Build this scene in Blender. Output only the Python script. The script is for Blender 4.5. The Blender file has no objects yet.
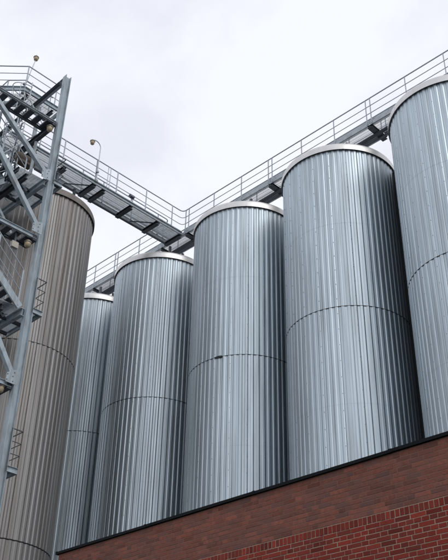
import bpy, math, random
from mathutils import Vector, Matrix
random.seed(7)
sc = bpy.context.scene
COL = sc.collection
PI = math.pi
# World axes: X runs along the silo row (towards the right-hand, near end), Y runs away from the brick wall, Z is up.

# ------------------------------------------------------------------ camera
cam_d = bpy.data.cameras.new('camera')
cam = bpy.data.objects.new('camera', cam_d); COL.objects.link(cam)
cam_d.sensor_fit = 'HORIZONTAL'; cam_d.sensor_width = 36.0; cam_d.lens = 36.0 * 862.2 / 448.0
cam_d.clip_start = 0.1; cam_d.clip_end = 3000
RT, UP, FW = Vector((0.711937, 0.701976, 0.019371)), Vector((0.37194, -0.400329, 0.837495)), Vector((-0.595656, 0.589039, 0.546102))
CAM = Vector((0, 0, 1.6))
cam.matrix_world = Matrix(((RT.x, UP.x, -FW.x, 0), (RT.y, UP.y, -FW.y, 0), (RT.z, UP.z, -FW.z, 1.6), (0, 0, 0, 1)))
sc.camera = cam

# ------------------------------------------------------------------ sky and sun (overcast)
SUN_EL, SUN_DIR_XY = math.radians(44), Vector((0.968, -0.254))
w = bpy.data.worlds.new('World'); sc.world = w; w.use_nodes = True
nt = w.node_tree; nt.nodes.clear()
def N(t, nt_, **kw):
    n = nt_.nodes.new(t)
    for k, v in kw.items(): setattr(n, k, v)
    return n
out = N('ShaderNodeOutputWorld', nt); bg = N('ShaderNodeBackground', nt)
sky = N('ShaderNodeTexSky', nt, sky_type='NISHITA'); sky.sun_disc = False
sky.sun_elevation = SUN_EL; sky.sun_rotation = math.atan2(SUN_DIR_XY.x, SUN_DIR_XY.y)
sky.air_density = 1.0; sky.dust_density = 3.0
tc = N('ShaderNodeTexCoord', nt)
mp = N('ShaderNodeMapping', nt); mp.inputs['Scale'].default_value = (1.0, 1.0, 1.5); mp.inputs['Location'].default_value = (3.1, 0.4, 0.9)
nz = N('ShaderNodeTexNoise', nt); nz.inputs['Scale'].default_value = 5.0; nz.inputs['Detail'].default_value = 7; nz.inputs['Roughness'].default_value = 0.52
nz.inputs['Distortion'].default_value = 0.25
rp = N('ShaderNodeValToRGB', nt)
rp.color_ramp.elements[0].position = 0.34; rp.color_ramp.elements[0].color = (8.75, 9.0, 9.95, 1)
rp.color_ramp.elements[1].position = 0.58; rp.color_ramp.elements[1].color = (10.2, 10.4, 11.0, 1)
mx = N('ShaderNodeMix', nt, data_type='RGBA'); mx.inputs[0].default_value = 0.92
nt.links.new(tc.outputs['Generated'], mp.inputs['Vector']); nt.links.new(mp.outputs[0], nz.inputs['Vector'])
nt.links.new(nz.outputs['Fac'], rp.inputs[0]); nt.links.new(sky.outputs[0], mx.inputs[6]); nt.links.new(rp.outputs[0], mx.inputs[7])
nt.links.new(mx.outputs[2], bg.inputs['Color']); bg.inputs['Strength'].default_value = 0.1
nt.links.new(bg.outputs[0], out.inputs[0])
sl = bpy.data.lights.new('sun', 'SUN'); so = bpy.data.objects.new('sun', sl); COL.objects.link(so)
sl.energy = 0.75; sl.angle = math.radians(28); sl.color = (1.0, 0.97, 0.93)
sdir = Vector((SUN_DIR_XY.x * math.cos(SUN_EL), SUN_DIR_XY.y * math.cos(SUN_EL), math.sin(SUN_EL)))
so.rotation_euler = sdir.to_track_quat('Z', 'Y').to_euler(); so.location = (20, -20, 60)
sc.view_settings.view_transform = 'Standard'; sc.view_settings.look = 'None'
sc.cycles.max_bounces = 6; sc.view_settings.exposure = 0.0; sc.view_settings.gamma = 1.0; sc.view_settings.use_curve_mapping = False

# ------------------------------------------------------------------ helpers
def project(p):
    d = Vector(p) - CAM; z = d.dot(FW)
    if z <= 0.1: return (-1e9, -1e9, z)
    return (224 + 862.2 * d.dot(RT) / z, 280 - 862.2 * d.dot(UP) / z, z)

class MB:
    def __init__(s): s.v = []; s.f = []
    def add(s, vs, fs):
        o = len(s.v); s.v += [tuple(x) for x in vs]; s.f += [tuple(i + o for i in f) for f in fs]; return s
    def box(s, x0, x1, y0, y1, z0, z1):
        return s.add([(x0,y0,z0),(x1,y0,z0),(x1,y1,z0),(x0,y1,z0),(x0,y0,z1),(x1,y0,z1),(x1,y1,z1),(x0,y1,z1)],
                     [(0,3,2,1),(4,5,6,7),(0,1,5,4),(1,2,6,5),(2,3,7,6),(3,0,4,7)])
    def extrude(s, sec, A, B, up=(0,0,1)):
        A, B = Vector(A), Vector(B); d = (B - A).normalized(); u = Vector(up); u = u - d * u.dot(d)
        if u.length < 1e-5: u = Vector((1,0,0)) - d * d.x
        u.normalize(); r = d.cross(u); n = len(sec)
        vs = [A + r*p[0] + u*p[1] for p in sec] + [B + r*p[0] + u*p[1] for p in sec]
        fs = [(i, (i+1) % n, n+(i+1) % n, n+i) for i in range(n)] + [tuple(range(n-1,-1,-1)), tuple(range(n, 2*n))]
        return s.add(vs, fs)
    def tube(s, pts, r, k=8, cap=True):
        pts = [Vector(p) for p in pts]; n = len(pts); rings = []; ref = None
        for i, p in enumerate(pts):
            d = ((pts[i] - pts[i-1]).normalized() if i else Vector()) + ((pts[i+1] - pts[i]).normalized() if i < n-1 else Vector())
            d.normalize()
            if ref is None:
                ref = Vector((0,0,1)) if abs(d.z) < 0.9 else Vector((1,0,0))
            ref = ref - d * ref.dot(d); ref.normalize(); b = d.cross(ref)
            sc_ = 1.0
            if 0 < i < n-1:
                c = (pts[i] - pts[i-1]).normalized().dot((pts[i+1] - pts[i]).normalized()); sc_ = min(1.6, 1 / max(0.3, math.sqrt((1 + c) / 2)))
            rr = r[i] if isinstance(r, (list, tuple)) else r
            rings.append([p + (ref * math.cos(2*PI*j/k) + b * math.sin(2*PI*j/k)) * rr * (sc_ if sc_ < 1.2 else 1.1) for j in range(k)])
        vs = [v for R in rings for v in R]; fs = []
        for i in range(n-1):
            for j in range(k): fs.append((i*k+j, i*k+(j+1) % k, (i+1)*k+(j+1) % k, (i+1)*k+j))
        if cap: fs += [tuple(range(k-1,-1,-1)), tuple(range((n-1)*k, n*k))]
        return s.add(vs, fs)
    def lathe(s, prof, c, k=48, closed=False):
        cx, cy, cz = c; n = len(prof); vs = []; fs = []
        for j in range(k):
            a = 2*PI*j/k
            vs += [(cx + r*math.cos(a), cy + r*math.sin(a), cz + z) for r, z in prof]
        for j in range(k):
            j2 = (j+1) % k
            for i in range(n if closed else n-1):
                i2 = (i+1) % n
                fs.append((j*n+i, j2*n+i, j2*n+i2, j*n+i2))
        return s.add(vs, fs)
    def prism(s, poly, z0, z1):
        n = len(poly)
        return s.add([(x,y,z0) for x,y in poly] + [(x,y,z1) for x,y in poly],
                     [tuple(range(n-1,-1,-1)), tuple(range(n,2*n))] + [(i,(i+1)%n,n+(i+1)%n,n+i) for i in range(n)])
    def mesh(s, name, mat, base=(0,0,0), smooth=False):
        bx, by, bz = base
        me = bpy.data.meshes.new(name); me.from_pydata([(x-bx, y-by, z-bz) for x,y,z in s.v], [], s.f)
        if smooth: me.polygons.foreach_set('use_smooth', [True]*len(me.polygons))
        me.materials.append(M[mat]); me.update(); return me

def wloc(o):
    v = Vector()
    while o: v += o.location; o = o.parent
    return v
def part(name, mb, mat, parent, smooth=False, kind=None):
    me = mb.mesh(name, mat, wloc(parent) if parent else (0,0,0), smooth)
    if smooth: me.set_sharp_from_angle(angle=math.radians(40))
    o = bpy.data.objects.new(name, me); COL.objects.link(o); o.parent = parent
    if kind: o['kind'] = kind
    return o
def group_part(name, parent, loc):
    o = bpy.data.objects.new(name, None); o.empty_display_size = 0.2; COL.objects.link(o); o.parent = parent
    o.location = Vector(loc) - (wloc(parent) if parent else Vector()); return o
def thing(name, loc, label, cat, group=None):
    o = bpy.data.objects.new(name, None); COL.objects.link(o); o.location = loc
    o['label'] = label; o['category'] = cat
    if group: o['group'] = group
    return o

def I_sec(h, b, tf, tw):
    return [(-b/2,-h/2),(b/2,-h/2),(b/2,-h/2+tf),(tw/2,-h/2+tf),(tw/2,h/2-tf),(b/2,h/2-tf),(b/2,h/2),(-b/2,h/2),(-b/2,h/2-tf),(-tw/2,h/2-tf),(-tw/2,-h/2+tf),(-b/2,-h/2+tf)]
def U_sec(h, b, t, side=1):
    p = [(0,-h/2),(b,-h/2),(b,-h/2+t),(t,-h/2+t),(t,h/2-t),(b,h/2-t),(b,h/2),(0,h/2)]
    return p if side > 0 else [(-x,y) for x,y in reversed(p)]
def R_sec(w_, h): return [(-w_/2,-h/2),(w_/2,-h/2),(w_/2,h/2),(-w_/2,h/2)]
def L_sec(b, t): return [(0,0),(b,0),(b,t),(t,t),(t,b),(0,b)]

# ------------------------------------------------------------------ materials
M = {}
def mat(name, col, rough=0.6, metal=0.0, var=0.12, scale=4.0, stretch=(1,1,1), objvar=0.0, bump=0.0, bscale=20.0, bstretch=(1,1,1), dirt=None, dirt_amt=0.0, dscale=3.0, dstretch=(1,1,0.15), islandvar=0.0, rvar=0.08, spec=0.5, alt=None):
    m = bpy.data.materials.new(name); m.use_nodes = True; t = m.node_tree; L = t.links.new
    b = t.nodes['Principled BSDF']; b.inputs['Metallic'].default_value = metal; b.inputs['Specular IOR Level'].default_value = spec
    g = N('ShaderNodeNewGeometry', t)
    def noise(s, st, det=3):
        q = N('ShaderNodeMapping', t); q.inputs['Scale'].default_value = st; L(g.outputs['Position'], q.inputs['Vector'])
        n = N('ShaderNodeTexNoise', t); n.inputs['Scale'].default_value = s; n.inputs['Detail'].default_value = det; L(q.outputs[0], n.inputs['Vector']); return n.outputs['Fac']
    def math_(op, a, b_):
        n = N('ShaderNodeMath', t, operation=op)
        for i, x in enumerate((a, b_)):
            if isinstance(x, (int, float)): n.inputs[i].default_value = x
            else: L(x, n.inputs[i])
        return n.outputs[0]
    f = math_('ADD', math_('MULTIPLY', noise(scale, stretch), 2*var), 1 - var)
    if objvar:
        oi = N('ShaderNodeObjectInfo', t); f = math_('MULTIPLY', f, math_('ADD', math_('MULTIPLY', oi.outputs['Random'], 2*objvar), 1 - objvar))
    if islandvar:
        oi = N('ShaderNodeObjectInfo', t)
        fr = math_('FRACT', math_('ADD', math_('MULTIPLY', oi.outputs['Random'], 7.31), g.outputs['Random Per Island']), 0)
        cr = N('ShaderNodeValToRGB', t); L(fr, cr.inputs[0])
        e = cr.color_ramp; e.elements[0].position = 0.0; e.elements[0].color = (1 - 1.45*islandvar,)*3 + (1,); e.elements[1].position = 1.0; e.elements[1].color = (1 + islandvar,)*3 + (1,)
        e.elements.new(0.2).color = (1 - 0.5*islandvar,)*3 + (1,); e.elements.new(0.8).color = (1 + 0.35*islandvar,)*3 + (1,)
        f = math_('MULTIPLY', f, cr.outputs[0])
    v = N('ShaderNodeVectorMath', t, operation='SCALE'); v.inputs[0].default_value = col; L(f, v.inputs['Scale'])
    c = v.outputs[0]
    if alt:
        oi2 = N('ShaderNodeObjectInfo', t)
        f2 = math_('FRACT', math_('MULTIPLY', math_('ADD', math_('MULTIPLY', oi2.outputs['Random'], 3.17), g.outputs['Random Per Island']), 17.3), 0)
        am = math_('MULTIPLY', math_('POWER', f2, 2.0), 0.75)
        k2 = N('ShaderNodeMix', t, data_type='RGBA'); L(am, k2.inputs[0]); L(c, k2.inputs[6]); k2.inputs[7].default_value = tuple(alt) + (1,); c = k2.outputs[2]
    if dirt:
        r = N('ShaderNodeValToRGB', t); r.color_ramp.elements[0].position = 0.45; r.color_ramp.elements[1].position = 0.72
        r.color_ramp.elements[1].color = (dirt_amt,)*3 + (1,); L(noise(dscale, dstretch, 6), r.inputs[0])
        k = N('ShaderNodeMix', t, data_type='RGBA'); L(r.outputs[0], k.inputs[0]); L(c, k.inputs[6]); k.inputs[7].default_value = tuple(dirt) + (1,); c = k.outputs[2]
    L(c, b.inputs['Base Color'])
    L(math_('ADD', math_('MULTIPLY', noise(scale*1.7, stretch), 2*rvar), rough - rvar), b.inputs['Roughness'])
    if bump:
        bn = N('ShaderNodeBump', t); bn.inputs['Strength'].default_value = bump; bn.inputs['Distance'].default_value = 0.02
        L(noise(bscale, bstretch, 3), bn.inputs['Height']); L(bn.outputs[0], b.inputs['Normal'])
    M[name] = m; return m

mat('cladding', (0.486, 0.556, 0.603), 0.50, 1.0, 0.10, 1.1, (1,1,0.25), objvar=0.04, bump=0.06, rvar=0.04, bscale=1.6, bstretch=(1,1,0.35), dirt=(0.27,0.30,0.32), dirt_amt=0.5, dscale=7, dstretch=(1,1,0.06))
mat('cladding_tan', (0.318, 0.308, 0.299), 0.52, 0.7, 0.15, 1.3, (1,1,0.2), objvar=0.10, bump=0.2, bscale=1.6, bstretch=(1,1,0.35), dirt=(0.16,0.13,0.11), dirt_amt=0.6, dscale=4, dstretch=(1,1,0.05))
mat('cap_metal', (0.64, 0.635, 0.63), 0.42, 0.85, 0.08, 3, dirt=(0.5,0.48,0.46), dirt_amt=0.4, dscale=4)
mat('cap_tan', (0.23, 0.205, 0.185), 0.6, 0.3, 0.2, 3, dirt=(0.08,0.065,0.055), dirt_amt=0.7, dscale=3, dstretch=(1,1,1))
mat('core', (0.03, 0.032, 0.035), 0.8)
mat('roof_metal', (0.45, 0.46, 0.47), 0.5, 0.6)
mat('concrete', (0.33, 0.32, 0.30), 0.9, bump=0.3)
mat('galv', (0.42, 0.465, 0.50), 0.5, 0.35, 0.15, 6, dirt=(0.17,0.17,0.17), dirt_amt=0.5, dscale=5, dstretch=(1,1,1))
mat('galv_dark', (0.12, 0.14, 0.16), 0.6, 0.3, 0.2, 6)
mat('rail', (0.40, 0.44, 0.48), 0.45, 0.5, 0.15, 8)
mat('rail_dark', (0.13, 0.14, 0.15), 0.5, 0.4, 0.15, 8)
mat('steel_paint', (0.43, 0.51, 0.565), 0.5, 0.0, 0.08, 3, dirt=(0.21,0.19,0.17), dirt_amt=0.6, dscale=6, dstretch=(1,1,0.3))
mat('beam_dark', (0.075, 0.085, 0.10), 0.6, 0.2, 0.2, 5)
mat('brown_housing', (0.17, 0.135, 0.11), 0.7, 0.1, 0.25, 6)
mat('brick_red', (0.215, 0.028, 0.018), 0.85, 0, 0.30, 30, alt=(0.15,0.032,0.022), islandvar=0.32, bump=0.4, bscale=90, spec=0.3)
mat('brick_dull', (0.225, 0.080, 0.055), 0.9, 0, 0.40, 22, alt=(0.13,0.075,0.072), islandvar=0.26, bump=0.4, bscale=80, spec=0.25, dirt=(0.14,0.085,0.07), dirt_amt=0.5, dscale=2.6, dstretch=(1,1,1.5))
mat('mortar', (0.40, 0.31, 0.235), 0.95, 0, 0.2, 20, bump=0.5, bscale=120, spec=0.2, dirt=(0.2,0.15,0.12), dirt_amt=0.6, dscale=3, dstretch=(1,1,1))
mat('mortar_dull', (0.225, 0.118, 0.090), 0.95, 0, 0.2, 20, bump=0.5, bscale=120, spec=0.2, dirt=(0.15,0.09,0.07), dirt_amt=0.6, dscale=2.6, dstretch=(1,1,1.5))
mat('coping', (0.007, 0.008, 0.010), 0.7, 0.0, 0.3, 5, spec=0.12)
mat('roofing', (0.06, 0.06, 0.06), 0.9)
mat('asphalt', (0.055, 0.055, 0.055), 0.9, 0, 0.25, 2, bump=0.4, bscale=60)
mat('lamp_glass', (0.45, 0.37, 0.24), 0.25, 0, 0.1, 10)
mat('lamp_metal', (0.33, 0.30, 0.26), 0.5, 0.4)
mat('box_cream', (0.5, 0.47, 0.40), 0.6)

# ------------------------------------------------------------------ ground
g = part('ground', MB().add([(-900,-900,0),(900,-900,0),(900,900,0),(-900,900,0)], [(0,1,2,3)]), 'asphalt', None)
g['kind'] = 'structure'

# ------------------------------------------------------------------ silos
NP = 66
R_PAN, R_CAP, Z_TOP, Z_SEAM, Z_LOW = 2.08, 2.16, 22.30, 15.80, 9.10
def panel_mesh(name, m, z0, z1, lap):
    da = 2*PI/NP
    prof = [(0.0, R_PAN - 0.02), (0.0, R_PAN), (0.32, R_PAN), (0.48, R_PAN + 0.017), (0.80, R_PAN + 0.017), (0.965, R_PAN), (0.965, R_PAN - 0.02)]
    rows = [(z0, 0.0), (lap, 0.0), (lap, 0.0025), (z1, 0.0025)]
    mb = MB(); n = len(prof)
    vs = [((r+o)*math.cos((u-0.5)*da), (r+o)*math.sin((u-0.5)*da), z) for z, o in rows for u, r in prof]
    fs = [(i*n+j, i*n+j+1, (i+1)*n+j+1, (i+1)*n+j) for i in range(len(rows)-1) for j in range(n-1)]
    return mb.add(vs, fs).mesh(name, m)
PAN = {}
for k in ('cladding', 'cladding_tan'):
    PAN[k] = [panel_mesh('cladding_panel', k, Z_SEAM + 0.009, Z_TOP, 19.05), panel_mesh('cladding_panel', k, Z_LOW + 0.02, Z_SEAM - 0.009, 12.45)]
def make_silo(x, y, label, cl='cladding', cap='cap_metal', turn=0.0, group='silver silos in the long row'):
    s = thing('silo', (x, y, 0), label, 'silo', group)
    for tier in PAN[cl]:
        off = random.uniform(-0.004, 0.004)
        for k in range(NP):
            o = bpy.data.objects.new('cladding_panel', tier); COL.objects.link(o); o.parent = s
            o.rotation_euler.z = turn + 2*PI*k/NP + off + random.gauss(0, 0.0006)
    core = MB().lathe([(R_PAN - 0.035, 0.5), (R_PAN - 0.035, Z_TOP + 0.05)], (x, y, 0), 72)
    part('inner_shell', core, 'core', s, True)
    low = MB()
    for k in range(NP):
        a0 = turn + 2*PI*k/NP; da = 2*PI/NP
        P = [(0.0, R_PAN), (0.30, R_PAN), (0.49, R_PAN+0.017), (0.80, R_PAN+0.017), (1.0, R_PAN)]
        vs = [(x + r*math.cos(a0+(u-.5)*da), y + r*math.sin(a0+(u-.5)*da), z) for z in (0.5, Z_LOW - 0.02) for u, r in P]
        low.add(vs, [(j, j+1, 5+j+1, 5+j) for j in range(4)])
    part('lower_cladding', low, cl, s)
    for zz in (Z_SEAM, Z_LOW):
        part('seam_ring', MB().lathe([(R_PAN-0.04, -0.008), (R_PAN+0.021, -0.008), (R_PAN+0.021, 0.008), (R_PAN-0.04, 0.008)], (x, y, zz), 96, True), 'core', s)
    c = part('cap', MB().lathe([(R_PAN-0.02, Z_TOP+0.02), (R_CAP, Z_TOP-0.04), (R_CAP, Z_TOP+0.16), (R_CAP-0.03, Z_TOP+0.245), (R_CAP-0.10, Z_TOP+0.30), (R_CAP-0.24, Z_TOP+0.34), (R_CAP-0.3, Z_TOP+0.34)], (x, y, 0), 128), cap, s, True)
    part('roof', MB().lathe([(R_CAP-0.28, Z_TOP+0.335), (0.35, Z_TOP+0.62), (0.35, Z_TOP+0.75), (0.001, Z_TOP+0.76)], (x, y, 0), 64), 'roof_metal', s, True)
    part('plinth', MB().lathe([(0.001, 0.0), (R_CAP+0.1, 0.0), (R_CAP+0.1, 0.45), (R_CAP, 0.52), (0.001, 0.52)], (x, y, 0), 64), 'concrete', s)
    for k in range(5):
        a = turn + 0.4 + 2*PI*k/5; m4 = MB()
        vs = [(x + r*math.cos(a+d), y + r*math.sin(a+d), z) for r in (R_CAP-0.01, R_CAP+0.006) for d in (-0.012, 0.012) for z in (Z_TOP-0.038, Z_TOP+0.16)]
        part('cap_joint', m4.add(vs, [(0,1,3,2),(4,6,7,5),(0,2,6,4),(1,5,7,3),(0,4,5,1),(2,3,7,6)]), cap, c)
    sm = MB()
    for k in range(0, NP, 3):
        a = turn + 2*PI*(k + 0.5 - 0.18)/NP
        ca, sa = math.cos(a), math.sin(a)
        if ca*(CAM.x-x) + sa*(CAM.y-y) < 0: continue
        z = Z_LOW + 0.2 + random.random()*0.3
        while z < Z_TOP - 0.1:
            r0, r1, h = R_PAN, R_PAN + 0.024, 0.008
            sm.add([(x + r*ca - t*sa, y + r*sa + t*ca, z + v) for r in (r0, r1) for t, v in ((-h,-h),(h,-h),(h,h),(-h,h))], [(4,5,6,7),(0,1,5,4),(1,2,6,5),(2,3,7,6),(3,0,4,7)])
            z += 0.55
    part('screws', sm, 'galv_dark', s, kind='stuff')
    return s
DS, SP, A2 = 20.7, 4.8906, -19.805
SIL = []
SIL.append(make_silo(A2 - 2*SP, DS, 'silver ribbed silo showing only as a dark slice beside the tan silo', turn=0.03))
SIL.append(make_silo(A2 - SP - 0.08, DS, 'silver ribbed silo below the walkway junction, second from the tan silo', turn=0.01))
SIL.append(make_silo(A2 + 0.10, DS, 'silver ribbed silo in the middle with a dark notch in its ring seam', turn=0.05))
SIL.append(make_silo(A2 + SP, DS, 'large silver ribbed silo with a bright vertical sheen, second from the right edge', turn=0.02))
SIL.append(make_silo(A2 + 2*SP, DS, 'nearest silver ribbed silo cut off by the right edge', turn=0.04))
a_ = math.radians(-72)
fl_ = MB()
for u0, u1, h0, h1 in ((-77, -73, 0.012, 0.035), (-73, -69, 0.035, 0.02)):
    v_ = []
    for a__, h in ((u0, h0), (u1, h1)):
        c_, s_ = math.cos(math.radians(a__)), math.sin(math.radians(a__))
        v_ += [(A2+0.10+(R_PAN+r)*c_, DS+(R_PAN+r)*s_, Z_SEAM+z) for r, z in ((0.02, -h*1.6), (0.045, -h*1.6), (0.045, h), (0.02, h))]
    fl_.add(v_, [(0,1,5,4),(1,2,6,5),(2,3,7,6),(3,0,4,7),(3,2,1,0),(4,5,6,7)])
part('bent_flashing', fl_, 'core', SIL[2])
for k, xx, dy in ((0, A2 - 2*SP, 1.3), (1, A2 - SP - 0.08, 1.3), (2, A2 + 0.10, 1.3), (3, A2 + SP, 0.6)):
    part('gap_shade_panel', MB().box(xx + R_PAN - 0.20 - 0.3*(dy > 1), xx + SP - R_PAN + 0.20 + 0.3*(dy > 1), DS + dy, DS + dy + 0.1, 0.0, Z_TOP - 0.1), 'core', SIL[k])  # added dark panels that blacken the gaps and darken reflections on the silo flanks
make_silo(-29.88, 14.27, 'tan weathered ribbed silo added out of view to darken reflections in the silver row', 'cladding_tan', 'cap_tan', turn=0.0, group='tan silos')  # unseen extra silo, added so the silver row reflects something darker
make_silo(-24.99, 14.27, 'tan weathered ribbed silo standing behind the blue stair tower', 'cladding_tan', 'cap_tan', turn=0.0, group='tan silos')

# ------------------------------------------------------------------ brick building in front
WY, WX0, WX1, WZ = 11.2, -16.37, 5.0, 6.905
bld = thing('brick_building', (-6, WY, 0), 'red brick building with black roof edge and upright brick course in front of the silos', 'building')
ZR0, ZR1 = 5.868, 5.997
part('wall', MB().box(WX0+0.012, WX1, WY+0.0055, WY+0.3, 0, ZR1), 'mortar', bld)
part('parapet', MB().box(WX0+0.006, WX1, WY+0.0045, WY+0.3, ZR1, WZ), 'mortar_dull', bld)
part('side_wall', MB().box(WX0+0.012, WX0+0.3, WY+0.3, 17.6, 0, WZ), 'brick_dull', bld)
part('side_wall', MB().box(WX1-0.3, WX1-0.01, WY+0.3, 17.6, 0, WZ), 'brick_dull', bld)
part('back_wall', MB().box(WX0+0.3, WX1-0.3, 17.3, 17.59, 0, WZ), 'brick_dull', bld)
part('flat_roof', MB().box(WX0+0.3, WX1-0.3, WY+0.3, 17.3, 6.3, 6.5), 'roofing', bld)
cx = WX0 - 0.03
while cx < WX1:
    ln = min(3.0, WX1 - cx); dz = random.uniform(-0.004, 0.004)
    part('coping', MB().box(cx, cx + ln - 0.006, WY - 0.040, WY + 0.34, WZ + 0.02 + dz, WZ + 0.050 + dz).box(cx, cx + ln - 0.006, WY - 0.046, WY - 0.0405, WZ - 0.002 + dz, WZ + 0.054 + dz), 'coping', bld)
    part('coping_clip', MB().box(cx - 0.03, cx + 0.03, WY - 0.051, WY + 0.34, WZ - 0.004, WZ + 0.060), 'coping', bld)
    cx += 3.0
bricks = []   # (x0, x1, z0, z1, kind)
CP, SPX = 0.0805, 0.283          # course height and stretcher pitch
def course(z, zone, i):
    hd = i % 2 == 1               # alternating courses of stretchers and headers
    pitch = SPX/2 if hd else SPX
    x = WX0 - (SPX*0.25 if hd else (SPX*0.5 if i % 4 == 2 else 0.0)) + random.uniform(-0.012, 0.012)
    while x < WX1:
        p_ = pitch
        if random.random() < (0.38 if zone == 'dull' else 0.07): p_ = SPX/2 if not hd else SPX
        x0, x1 = max(x, WX0), min(x + p_ - 0.0125 + random.uniform(-.002, .002), WX1)
        if x1 - x0 > 0.04: bricks.append((x0, x1, z, z + CP - 0.0135, zone))
        x += p_
z = ZR0 - CP; ci = 0
while z > -0.02: course(z, 'red', ci); z -= CP; ci += 1
z = ZR1 + 0.004; ci = 1
while z + CP < WZ + 0.03: course(z, 'dull', ci); z += CP; ci += 1
x = WX0
while x < WX1: bricks.append((x, min(x + 0.0750, WX1), ZR0, ZR1 - 0.012, 'rowlock')); x += 0.0885
def brick_shape(l, h, ch=0.004, d=0.10):
    a, b = l/2, h/2
    vs = [(-a,0.0+ch*.6,-b),(a,ch*.6,-b),(a,ch*.6,b),(-a,ch*.6,b),(-a+ch,0,-b+ch),(a-ch,0,-b+ch),(a-ch,0,b-ch),(-a+ch,0,b-ch),(-a,d,-b),(a,d,-b),(a,d,b),(-a,d,b)]
    fs = [(4,5,6,7),(0,1,5,4),(1,2,6,5),(2,3,7,6),(3,0,4,7),(0,8,9,1),(1,9,10,2),(2,10,11,3),(3,11,8,0)]
    return vs, fs
def seen(b):
    px = project(((b[0]+b[1])/2, WY, (b[2]+b[3])/2)); return -8 < px[0] < 456 and -8 < px[1] < 566
vis = sorted([i for i, b in enumerate(bricks) if seen(b)], key=lambda i: (Vector((bricks[i][0], WY, bricks[i][2])) - CAM).length)
near = set(vis[:300]); shared = {}; rest = {'red': MB(), 'dull': MB()}
for i, b in enumerate(bricks):
    zone = b[4]; m_ = 'brick_dull' if zone == 'dull' else 'brick_red'
    l, h = b[1]-b[0], b[3]-b[2]; cxm, czm = (b[0]+b[1])/2, (b[2]+b[3])/2
    yo = WY + (random.uniform(-0.001, 0.003) if zone == 'dull' else random.uniform(-0.003, 0.003)) - (0.001 if zone == 'rowlock' else 0)
    if i in near:
        l = round(l*200)/200; key = (l, round(h, 3), m_)
        if key not in shared:
            shared[key] = MB().add(*brick_shape(l, h)).mesh('brick', m_)
        o = bpy.data.objects.new('brick', shared[key]); COL.objects.link(o); o.parent = bld
        o.location = Vector((cxm + random.uniform(-.002,.002), yo, czm + random.uniform(-.002,.002))) - bld.location
        o.rotation_euler.y = random.gauss(0, 0.006)
    else:
        vs, fs = brick_shape(l, h); rest['dull' if zone == 'dull' else 'red'].add([(v[0]+cxm, v[1]+yo, v[2]+czm) for v in vs], fs)
part('distant_parapet_bricks', rest['dull'], 'brick_dull', bld, kind='stuff')
part('distant_wall_bricks', rest['red'], 'brick_red', bld, kind='stuff')

# ------------------------------------------------------------------ railings, gratings
def arc_corner(a, c, b, r=0.22, n=6):
    a, b, c = Vector(a), Vector(b), Vector(c); u = (a-c).normalized()*r; v = (b-c).normalized()*r
    return [c + u*(1-t)**2 + v*t**2 for t in [i/n for i in range(n+1)]]
def railing(parent, path, posts, h=1.1, corner=True, top_r=0.024, levels=(1.0, 0.66, 0.33), m_='rail'):
    """path: list of deck-level points; posts: list of deck-level points"""
    rg = group_part('railing', parent, path[0])
    for i, f in enumerate(levels):
        P = [Vector(p) + Vector((0, 0, h*f)) for p in path]; Q = [P[0]]
        for j in range(1, len(P)-1): Q += arc_corner(P[j-1], P[j], P[j+1]) if corner else [P[j]]
        Q.append(P[-1])
        part('handrail' if i == 0 else 'mid_rail', MB().tube(Q, top_r if i == 0 else 0.015, 8), m_, rg, True)
    for p in posts:
        p = Vector(p)
        part('post', MB().extrude(R_sec(0.05, 0.02), p + Vector((0,0,-0.15)), p + Vector((0,0,h - 0.01)), (1,0,0)), m_, rg)
    return rg
def grating(parent, x0, x1, y0, y1, z, along='x', pitch=0.045, h=0.02, m_='galv_dark', t=0.005):
    mb = MB()
    if along == 'x':       # bars run in Y, stepped along x
        n = int((x1-x0)/pitch)
        for i in range(n+1): q = x0 + i*(x1-x0)/max(1, n); mb.box(q-t/2, q+t/2, y0, y1, z-h, z)
        m = max(2, int((y1-y0)/0.11))
        for i in range(m+1): q = y0 + i*(y1-y0)/m; mb.box(x0, x1, q-0.002, q+0.002, z-0.008, z+0.001)
    else:
        n = int((y1-y0)/pitch)
        for i in range(n+1): q = y0 + i*(y1-y0)/max(1, n); mb.box(x0, x1, q-t/2, q+t/2, z-h, z)
        m = max(2, int((x1-x0)/0.11))
        for i in range(m+1): q = x0 + i*(x1-x0)/m; mb.box(q-0.002, q+0.002, y0, y1, z-0.008, z+0.001)
    return part('deck_grating', mb, m_, parent, kind='stuff')

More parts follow.
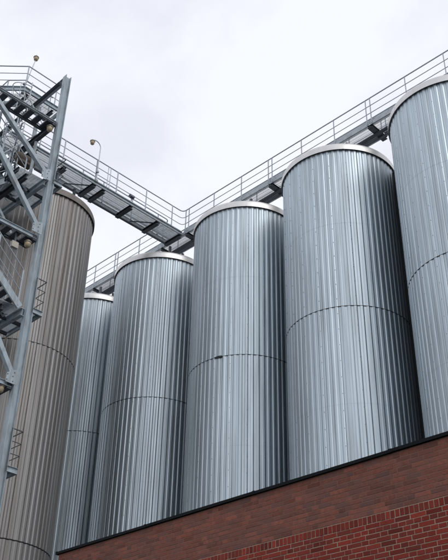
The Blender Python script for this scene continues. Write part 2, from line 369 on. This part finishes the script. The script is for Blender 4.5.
# ------------------------------------------------------------------ walkway along the silo tops
ZD = 23.92                                       # deck level
YN, YF = 20.10, 21.02                            # near and far edges of the row walkway
BXR, BXL = -23.0, -23.92                         # right and left edges of the branch
rw = thing('roof_walkway', (-18, 20.56, Z_TOP), 'long grey steel walkway with railings running over the silver silo tops', 'walkway')
XR, XL = -1.6, -34.6
joint = [-17.80 + 4.8906*k for k in range(-4, 5)]
for k in range(len(joint) - 1):
    x0, x1 = joint[k] + 0.015, joint[k+1] - 0.015
    if x0 > XR: break
    x1 = min(x1, XR)
    grating(rw, x0, x1, YN+0.06, YF-0.06, ZD)
    part('side_channel', MB().extrude(U_sec(0.14, 0.065, 0.012, -1), (x0, YN, ZD-0.115), (x1, YN, ZD-0.115)), 'galv', rw)
    part('side_channel', MB().extrude(U_sec(0.20, 0.065, 0.012, 1), (x0, YF, ZD-0.10), (x1, YF, ZD-0.10)), 'galv', rw)
    nb = 3
    for j in range(nb + 1):
        if j == nb: continue
        bxx = joint[k] + (joint[k+1] - joint[k]) * j / nb
        if bxx > XR: continue
        part('cross_beam', MB().extrude(I_sec(0.12, 0.22 if j == 0 else 0.10, 0.012, 0.01), (bxx, YN-0.02, ZD-0.262), (bxx, YF+0.02, ZD-0.262)), 'beam_dark', rw)
    xc = (joint[k] + joint[k+1]) / 2
    for dx in (-1.3, 1.3):
        if xc + dx > XR: continue
        for yy in (YN+0.08, YF-0.08):
            part('support_leg', MB().extrude(R_sec(0.09, 0.09), (xc+dx, yy, Z_TOP+0.38), (xc+dx, yy, ZD-0.322), (1,0,0)), 'galv_dark', rw)
# toe boards
part('toe_board', MB().box(BXR+0.02, XR, YN+0.066, YN+0.072, ZD+0.012, ZD+0.11), 'galv', rw)
part('toe_board', MB().box(XL, BXL-0.02, YN+0.066, YN+0.072, ZD+0.012, ZD+0.11), 'galv', rw)
part('toe_board', MB().box(XL, XR, YF-0.072, YF-0.066, ZD+0.012, ZD+0.11), 'galv', rw)
def row_posts(xa, xb):
    r_ = []
    for jx in joint:
        for o in (-0.10, 0.10, 1.66, 3.28):
            q = jx + o
            if xa < q < xb: r_.append(q)
    return r_
railing(rw, [(BXR, YN-0.55, ZD), (BXR, YN, ZD), (XR, YN, ZD)], [(q, YN-0.012, ZD) for q in row_posts(BXR+0.1, XR)])
railing(rw, [(XL, YN, ZD), (BXL, YN, ZD), (BXL, YN-0.55, ZD)], [(q, YN-0.012, ZD) for q in row_posts(XL, BXL-0.15)])
railing(rw, [(XL, YF, ZD), (XR, YF, ZD)], [(q, YF+0.012, ZD) for q in row_posts(XL, XR)])
part('cable_pipe', MB().tube([(XL, 20.75, ZD-0.375), (XR, 20.75, ZD-0.375)], 0.04), 'galv_dark', rw, True)
for jx in joint[1:]:
    if jx < XR: part('joint_brace', MB().extrude(R_sec(0.14, 0.06), (jx-1.5, YN+0.45, ZD-0.355), (jx+1.5, YN+0.40, ZD-0.355)), 'beam_dark', rw)

# ------------------------------------------------------------------ branch walkway to the stair tower
bw = thing('bridge_walkway', (-23.46, 16.3, Z_TOP), 'grey steel bridge walkway from stair tower to the silo row walkway', 'walkway')
BY0, BY1 = 11.3, YN - 0.03
grating(bw, BXL+0.004, BXR-0.004, BY0, BY1, ZD+0.028, along='y', h=0.027, pitch=0.032, m_='galv')
part('side_channel', MB().extrude(U_sec(0.14, 0.065, 0.012, 1), (BXR, BY0, ZD-0.115), (BXR, BY1, ZD-0.115)), 'galv', bw)
part('side_channel', MB().extrude(U_sec(0.20, 0.065, 0.012, -1), (BXL, BY0, ZD-0.10), (BXL, BY1, ZD-0.10)), 'galv', bw)
for yy in (12.4, 13.8, 15.24, 15.74, 17.2, 18.68, 19.98):
    part('cross_beam', MB().extrude(I_sec(0.14, 0.18, 0.012, 0.01), (BXL-0.02, yy, ZD-0.272), (BXR+0.02, yy, ZD-0.272)), 'beam_dark', bw)
part('toe_board', MB().box(BXR-0.072, BXR-0.066, BY0, BY1, ZD+0.012, ZD+0.11), 'galv', bw)
part('toe_board', MB().box(BXL+0.066, BXL+0.072, BY0, BY1, ZD+0.012, ZD+0.11), 'galv', bw)
ps = [13.66, 15.27, 16.36, 17.95, 19.45]
railing(bw, [(BXR, 11.4, ZD), (BXR, YN-0.552, ZD)], [(BXR+0.012, q, ZD) for q in [11.45, 12.55] + ps])
railing(bw, [(BXL, 11.4, ZD), (BXL, YN-0.552, ZD)], [(BXL-0.012, q, ZD) for q in ps])
part('cable_conduit', MB().tube([(BXR+0.05, 12.5, ZD-0.21), (BXR+0.05, 17.1, ZD-0.21), (BXR+0.05, 19.9, ZD-0.20)], 0.028), 'galv', bw, True)
part('drain_pipe', MB().tube([(BXL+0.01, 13.0, ZD-0.25), (BXL+0.01, 20.0, ZD-0.25)], 0.05), 'galv_dark', bw, True)
for yy in (15.86, 15.98):
    part('gate_post', MB().tube([(BXR+0.02, yy, ZD-0.1), (BXR+0.02, yy, ZD+1.05)], 0.018), 'rail', bw, True)
for yy in (14.9, 18.35):
    part('bracing', MB().extrude(L_sec(0.06, 0.01), (BXL+0.05, yy-0.5, ZD-0.215), (BXR-0.05, yy+0.5, ZD-0.215)), 'galv_dark', bw)
for xx, yy in ((BXL+0.1, 14.9), (BXR-0.25, 13.7), (BXL+0.1, 13.7)):
    part('support_leg', MB().extrude(R_sec(0.09, 0.09), (xx, yy, Z_TOP+0.3), (xx, yy, ZD-0.2), (1,0,0)), 'galv_dark', bw)

# ------------------------------------------------------------------ lamps
def lamp_head(parent, c, s=1.0):
    x, y, z = c
    h = part('lamp_head', MB().lathe([(0.001, 0.10*s), (0.05*s, 0.095*s), (0.075*s, 0.06*s), (0.105*s, 0.03*s), (0.105*s, 0.01*s), (0.085*s, 0.0)], c, 20), 'lamp_metal', parent, True)
    part('bowl', MB().lathe([(0.085*s, 0.005*s), (0.09*s, -0.04*s), (0.075*s, -0.11*s), (0.04*s, -0.145*s), (0.001, -0.15*s)], c, 20), 'lamp_glass', h, True)
def gooseneck(x, y, z, h, out, label, s=1.0, lean=(0,0)):
    t = thing('lamp_post', (x, y, z), label, 'lamp', 'gooseneck walkway lamps')
    o = Vector((out[0], out[1], 0)); top = Vector((x + lean[0], y + lean[1], z + h))
    P = [Vector((x, y, z)), Vector((x, y, z)).lerp(top, 0.6), top - Vector((0,0,0.16))]
    L_ = o.length
    for i in range(1, 9):
        a = PI * i / 8 * 0.78
        P.append(top - Vector((0,0,0.16)) + o * (0.5*(1-math.cos(a))*1.15) + Vector((0, 0, 0.24*math.sin(a))))
    part('pole', MB().tube(P, 0.02, 8), 'rail', t, True)
    part('clamp', MB().box(x-0.05, x+0.05, y-0.05, y+0.05, z+0.02, z+0.12).box(x-0.05, x+0.05, y-0.05, y+0.05, z+0.5, z+0.58), 'galv', t)
    e = P[-1]; lamp_head(t, (e.x, e.y, e.z - 0.08*s), s)
gooseneck(BXR+0.06, 15.30, ZD - 0.1, 1.98, (0.0, -0.42), 'gooseneck lamp with cream bowl standing on the bridge walkway railing', 1.05)
gooseneck(-23.42, 11.62, 26.42, 2.25, (0.0, 0.0001), 'gooseneck lamp above the top platform of the stair tower', 1.1, lean=(0.10, 0.24))
def hanging_lamp(x, y, z, label):
    t = thing('hanging_lamp', (x, y, z), label, 'lamp', 'bowl lamps hanging under the tower platforms')
    part('stem', MB().tube([(x, y, z+0.30), (x, y, z+0.08)], 0.018), 'galv_dark', t, True); lamp_head(t, (x, y, z), 1.25)
hanging_lamp(-21.50, 12.02, 23.62, 'bowl lamp hanging in front of the sky near the top of the blue column')
hanging_lamp(-21.52, 11.96, 18.36, 'yellow bowl lamp under the beam beside a cream box')
hanging_lamp(-21.52, 11.90, 12.98, 'yellow bowl lamp under the lowest beam at the left edge')
fl = thing('flood_light', (BXR-0.02, 17.2, ZD+0.11), 'small dark floodlight on the kerb of the bridge walkway', 'lamp')
part('housing', MB().extrude([(-0.10,-0.06),(0.10,-0.06),(0.13,0.07),(-0.13,0.07)], (BXR-0.06, 17.2, ZD+0.26), (BXR+0.06, 17.2, ZD+0.30)), 'galv_dark', fl)
part('bracket', MB().tube([(BXR-0.02, 17.2, ZD+0.10), (BXR-0.02, 17.2, ZD+0.26)], 0.02), 'galv_dark', fl)

# ------------------------------------------------------------------ stair tower
CX, CY = -21.4, 12.33
tw = thing('stair_tower', (CX, CY, 0), 'pale blue steel stair tower with braces and landings at the left edge', 'stair tower')
CB = -24.9; CF = 8.0
LV = [2.6, 5.27, 7.93, 10.58, 13.20, 15.90, 18.72, 21.25, 23.98]
ZT = 26.42
for (x, y, top) in ((CX, CY, ZT), (CX, CF, ZT), (CB, 11.5, ZT), (CB, CF, ZT)):
    c = part('column', MB().extrude(I_sec(0.235, 0.235, 0.020, 0.016), (x, y, 0.0), (x, y, top), (0, 1, 0)), 'steel_paint', tw)
    part('base_plate', MB().box(x-0.25, x+0.25, y-0.25, y+0.25, 0.0, 0.03), 'steel_paint', c)
def ibeam(A, B, h=0.2, b=0.12, m_='steel_paint', name='beam', parent=None):
    return part(name, MB().extrude(I_sec(h, b, 0.014, 0.01), A, B), m_, parent or tw)
# braces in the side frame: (start level at the visible column, rise per metre)
for z0, sl_ in ((21.30, 0.815), (18.95, 1.16), (13.30, 1.45), (7.95, 1.2), (2.7, 1.2)):
    yb = CY - 0.14
    part('brace', MB().extrude(R_sec(0.15, 0.15), (CX+0.03, yb, z0), (CX+0.03, CF+0.15, z0 + sl_*(yb-CF-0.15))), 'steel_paint', tw)
    gp = part('gusset_plate', MB().extrude([(-0.22,-0.20),(0.16,-0.20),(0.16,0.10),(-0.10,0.28),(-0.22,0.28)], (CX+0.108, CY-0.28, z0), (CX+0.122, CY-0.28, z0)), 'steel_paint', tw)
    for by, bz in ((-0.13,-0.12),(0.08,-0.12),(-0.13,0.06),(0.06,0.04),(0.10,0.18)):
        part('bolt', MB().extrude([(0.017*math.cos(q*PI/3), 0.017*math.sin(q*PI/3)) for q in range(6)], (CX+0.122, CY-0.28+by, z0+bz), (CX+0.138, CY-0.28+by, z0+bz)), 'galv_dark', gp)
    part('brace', MB().extrude(R_sec(0.10, 0.10), (CX-0.95, yb-0.2, z0-0.25), (CX-0.95, CF+0.15, z0 - 0.25 + sl_*(yb-CF-0.35))), 'galv', tw)
for i, z in enumerate(LV):
    main = i in (1, 3, 5, 7)        # landing at the visible column
    ibeam((CB, 11.3, z-0.12), (CB, CF+0.16, z-0.12), 0.20, 0.12)
    ibeam((CX-0.15, CF, z-0.13), (CB+0.15, CF, z-0.13), 0.20, 0.12)
    if main:
        ibeam((CX+0.02, CY-0.21, z-0.22), (CB+0.1, CY-0.23, z-0.22), 0.26, 0.14)                     # along the row
        ibeam((CX-0.15, CY-0.85, z-0.24), (CB+0.1, CY-0.85, z-0.24), 0.20, 0.12, 'beam_dark')
        ln = group_part('landing', tw, (CX-0.9, 12.3, z))
        grating(ln, -23.25, CX-0.17, 11.20, 12.70, z+0.01, h=0.025, pitch=0.036, m_='galv')
        part('edge_channel', MB().extrude(U_sec(0.18, 0.06, 0.01, 1), (CX+0.10, 12.42, z-0.08), (CX+0.10, 12.78, z-0.08)), 'steel_paint', ln)
        part('edge_channel', MB().extrude(U_sec(0.18, 0.06, 0.01, -1), (CX+0.10, 12.78, z-0.08), (-23.3, 12.78, z-0.08)), 'steel_paint', ln)
        part('edge_channel', MB().extrude(U_sec(0.18, 0.06, 0.01, -1), (CX-0.2, 11.18, z-0.08), (-24.4, 11.18, z-0.08)), 'galv_dark', ln)
        part('kick_plate', MB().box(CX-0.15, CX+0.09, 12.43, 12.76, z-0.03, z+0.005), 'galv_dark', ln)
        for xx in (-22.35, -23.2):
            part('joist', MB().extrude(R_sec(0.06, 0.12), (xx, 11.22, z-0.10), (xx, 12.7, z-0.10)), 'beam_dark', ln)
        railing(ln, [(CX+0.10, 12.40, z+0.02), (CX+0.10, 12.78, z+0.02), (CX-0.85, 12.78, z+0.02)], [(CX+0.10, 12.42, z), (CX-0.8, 12.78, z)], h=1.15, corner=False, top_r=0.02, m_='rail_dark')
    else:
        top = i == 8
        # open ladder-like tray of the intermediate level in the side frame
        ibeam((CX, CY-0.16, z-0.10), (CX, CF+0.16, z-0.10), 0.10 if top else 0.16, 0.10, 'galv' if top else 'steel_paint')
        ibeam((CX-0.62, CY-0.2, z-0.12), (CX-0.62, CF+0.1, z-0.12), 0.10, 0.10, 'galv_dark')
        for k in range(10):
            yy = CY - 0.40 - k*0.38
            part('rung', MB().box(CX-0.57, CX-0.06, yy-0.11, yy+0.11, z-0.15, z-0.08), 'beam_dark', tw)
        part('end_plate', MB().box(CX-0.60, CX+0.03, CY-0.30, CY-0.15, z-0.24, z-0.02), 'beam_dark', tw)
        ln = group_part('landing', tw, (CX-0.9, 8.4, z))
        grating(ln, -23.25, CX-0.08, 8.05, 8.72, z+0.01, h=0.03)
        part('edge_channel', MB().box(-23.3, CX-0.05, 8.74, 8.79, z-0.18, z+0.02), 'galv', ln)
# flights
def flight(xa, xb, y0, z0, y1, z1):
    fg = group_part('stair_flight', tw, ((xa+xb)/2, y0, z0))
    for xx in (xa, xb):
        part('stringer', MB().extrude(U_sec(0.24, 0.06, 0.01, 1 if xx == xa else -1), (xx, y0, z0-0.08), (xx, y1, z1-0.08)), 'steel_paint', fg)
    n = int(abs(z1-z0)/0.2)
    for k in range(1, n):
        t = k/n; yy = y0 + (y1-y0)*t; zz = z0 + (z1-z0)*t
        part('tread', MB().box(min(xa,xb)+0.05, max(xa,xb)-0.05, yy-0.12, yy+0.12, zz-0.03, zz), 'galv_dark', fg)
    for xx in (xa, xb):
        pts = [(xx, y0 + (y1-y0)*t, z0 + (z1-z0)*t) for t in (0.03, 0.35, 0.66, 0.97)]
        railing(fg, [pts[0], pts[-1]], pts, h=1.2, corner=False, top_r=0.02)
for i in range(1, len(LV)-1):
    if i == 7: flight(CX-1.0, CX-1.7, 11.9, LV[i], 8.75, LV[i+1])
    elif i % 2 == 1: flight(CX+0.02, CX-0.84, 12.0, LV[i], 8.75, LV[i+1])
    else: flight(CX-1.0, CX-1.8, 8.75, LV[i], 11.2, LV[i+1])
# roof beams and top platform
ibeam((CX-0.02, 12.31, 26.30), (-26.6, 12.31, 26.30), 0.20, 0.16, 'galv')
ibeam((CX-0.10, 12.10, 25.98), (-26.6, 12.10, 25.90), 0.10, 0.10, 'beam_dark')
ibeam((CX-0.15, 12.05, 23.66), (-24.6, 12.05, 23.66), 0.24, 0.14, 'beam_dark')
tp = group_part('landing', tw, (-24, 11.6, 26.4))
TP = [(-23.05, 13.2), (-23.80, 13.2), (-23.80, 11.82), (-24.30, 11.35), (-26.2, 11.35), (-26.2, 10.6), (-23.95, 10.6), (-23.05, 11.5)]
for i in range(8):
    a, b = TP[i], TP[(i+1) % 8]
    part('edge_channel', MB().extrude(U_sec(0.22, 0.07, 0.012, 1), (a[0], a[1], 26.32), (b[0], b[1], 26.32)), 'steel_paint', tp)
grating(tp, -26.15, -24.0, 10.65, 11.32, 26.42, h=0.02); grating(tp, -23.76, -23.1, 11.55, 13.15, 26.42, h=0.02)
grating(tp, -24.0, -23.76, 10.95, 11.6, 26.42, h=0.02)
railing(tp, [(-26.2, 10.6, 26.42), (-23.95, 10.6, 26.42), (-23.05, 11.5, 26.42), (-23.05, 13.2, 26.42)],
        [(-25.2, 10.6, 26.42), (-23.95, 10.6, 26.42), (-23.05, 11.5, 26.42), (-23.05, 12.9, 26.42)], h=1.18, corner=False)
railing(tp, [(-26.2, 11.35, 26.42), (-24.30, 11.35, 26.42), (-23.80, 11.82, 26.42), (-23.80, 13.2, 26.42)],
        [(-25.2, 11.35, 26.42), (-24.3, 11.35, 26.42), (-23.80, 13.1, 26.42)], h=1.18, corner=False)
for yy in (11.7, 12.9):
    ibeam((-23.1, yy, 26.14), (-23.76, yy, 26.14), 0.16, 0.1, 'galv_dark')
for xx in (-23.2, -26.0):
    part('prop', MB().extrude(R_sec(0.12, 0.12), (xx, 12.35, 23.98), (xx, 12.35, 26.06), (1,0,0)), 'galv', tw)
# lattice truss of the conveyor frame inside the tower top
tr = group_part('lattice_truss', tw, (-23.8, 11.0, 21.4))
for yy in (10.4, 11.05):
    for zz in (21.75, 22.45):
        part('chord', MB().tube([(-22.6, yy, zz), (-25.6, yy, zz)], 0.03), 'galv', tr, True)
    for k in range(10):
        x0 = -22.6 - k*0.30; za, zb = (21.75, 22.45) if k % 2 == 0 else (22.45, 21.75)
        part('lattice_bar', MB().tube([(x0, yy, za), (x0-0.30, yy, zb)], 0.018), 'galv', tr, True)
        part('lattice_bar', MB().tube([(x0, yy, za), (x0, yy, zb)], 0.014), 'galv_dark', tr, True)
for k in range(10):
    part('lattice_bar', MB().tube([(-22.6-k*0.3, 10.4, 21.75), (-22.75-k*0.3, 11.05, 21.75)], 0.018), 'galv', tr, True)
    part('lattice_bar', MB().tube([(-22.6-k*0.3, 11.05, 22.45), (-22.75-k*0.3, 10.4, 22.45)], 0.018), 'galv', tr, True)
# ladder with cage hoops beside the truss
ld = group_part('cage_ladder', tw, (-22.9, 11.4, 21.3))
for dx in (-0.2, 0.2):
    part('ladder_rail', MB().tube([(-22.9+dx, 11.6, 21.3), (-22.9+dx, 11.6, 26.5)], 0.022), 'galv', ld, True)
for k in range(17):
    part('ladder_rung', MB().tube([(-23.1, 11.6, 21.5+0.29*k), (-22.7, 11.6, 21.5+0.29*k)], 0.012), 'galv', ld, True)
for k in range(5):
    zz = 23.3 + 0.7*k
    if zz > 26.4: break
    part('cage_hoop', MB().tube([(-22.9+0.36*math.cos(a), 11.55-0.62*max(0, math.sin(a)), zz) for a in [PI*j/12 for j in range(13)]], 0.016, 6), 'galv', ld, True)
for a in (0.25, 0.5, 0.75):
    part('cage_strip', MB().tube([(-22.9+0.36*math.cos(PI*a), 11.55-0.62*math.sin(PI*a), 23.3), (-22.9+0.36*math.cos(PI*a), 11.55-0.62*math.sin(PI*a), 26.1)], 0.012, 6), 'galv', ld, True)
for (A_, B_, r_) in (((-22.2,11.9,21.3),(-24.4,11.3,23.9),0.03), ((-24.4,11.9,21.3),(-22.3,11.3,23.9),0.03), ((-22.3,10.2,21.2),(-22.3,12.0,23.8),0.025), ((-23.2,10.0,21.2),(-23.2,12.0,23.0),0.03),
                    ((-23.6,9.5,23.0),(-23.6,12.0,21.3),0.025), ((-22.6,9.8,24.0),(-23.9,11.9,26.2),0.03), ((-21.9,11.9,24.0),(-23.2,11.9,26.1),0.025), ((-22.4,10.6,18.8),(-24.6,11.2,21.0),0.035), ((-24.4,10.6,18.8),(-22.4,11.2,21.0),0.035)):
    part('tie_rod', MB().tube([A_, B_], r_, 8), 'galv', tw, True)
part('cable_tray', MB().box(-24.6, -24.3, 9.0, 12.0, 21.55, 21.62).box(-24.6, -24.58, 9.0, 12.0, 21.62, 21.72), 'galv_dark', tw)
part('pipe', MB().tube([(-22.3, 12.0, 23.4), (-22.3, 12.0, 21.9), (-22.5, 11.9, 21.75), (-25.5, 11.9, 21.75)], 0.06, 10), 'galv', tw, True)
part('pipe', MB().tube([(-23.0, 11.7, 23.5), (-23.0, 11.7, 22.3), (-23.2, 11.6, 22.1), (-25.5, 11.6, 22.1)], 0.04, 10), 'galv_dark', tw, True)
mt = thing('drive_motor', (-22.75, 12.1, 22.6), 'brown drive motor housing tucked under the bridge end inside the stair tower', 'motor')
part('housing', MB().tube([(-22.75, 11.55, 22.75), (-22.75, 11.62, 22.75), (-22.75, 12.25, 22.75), (-22.75, 12.33, 22.75)], [0.13, 0.19, 0.19, 0.12], 16), 'brown_housing', mt, True)
part('foot', MB().box(-22.9, -22.6, 11.65, 12.2, 22.50, 22.60), 'brown_housing', mt)
jb = thing('junction_box', (-21.56, 11.5, 18.0), 'small cream box hanging below the beam on the stair tower', 'box')
part('housing', MB().box(-21.62, -21.50, 11.38, 11.62, 17.95, 18.18), 'box_cream', jb)
part('hanger', MB().box(-21.58, -21.54, 11.47, 11.53, 18.18, 18.56), 'galv_dark', jb)
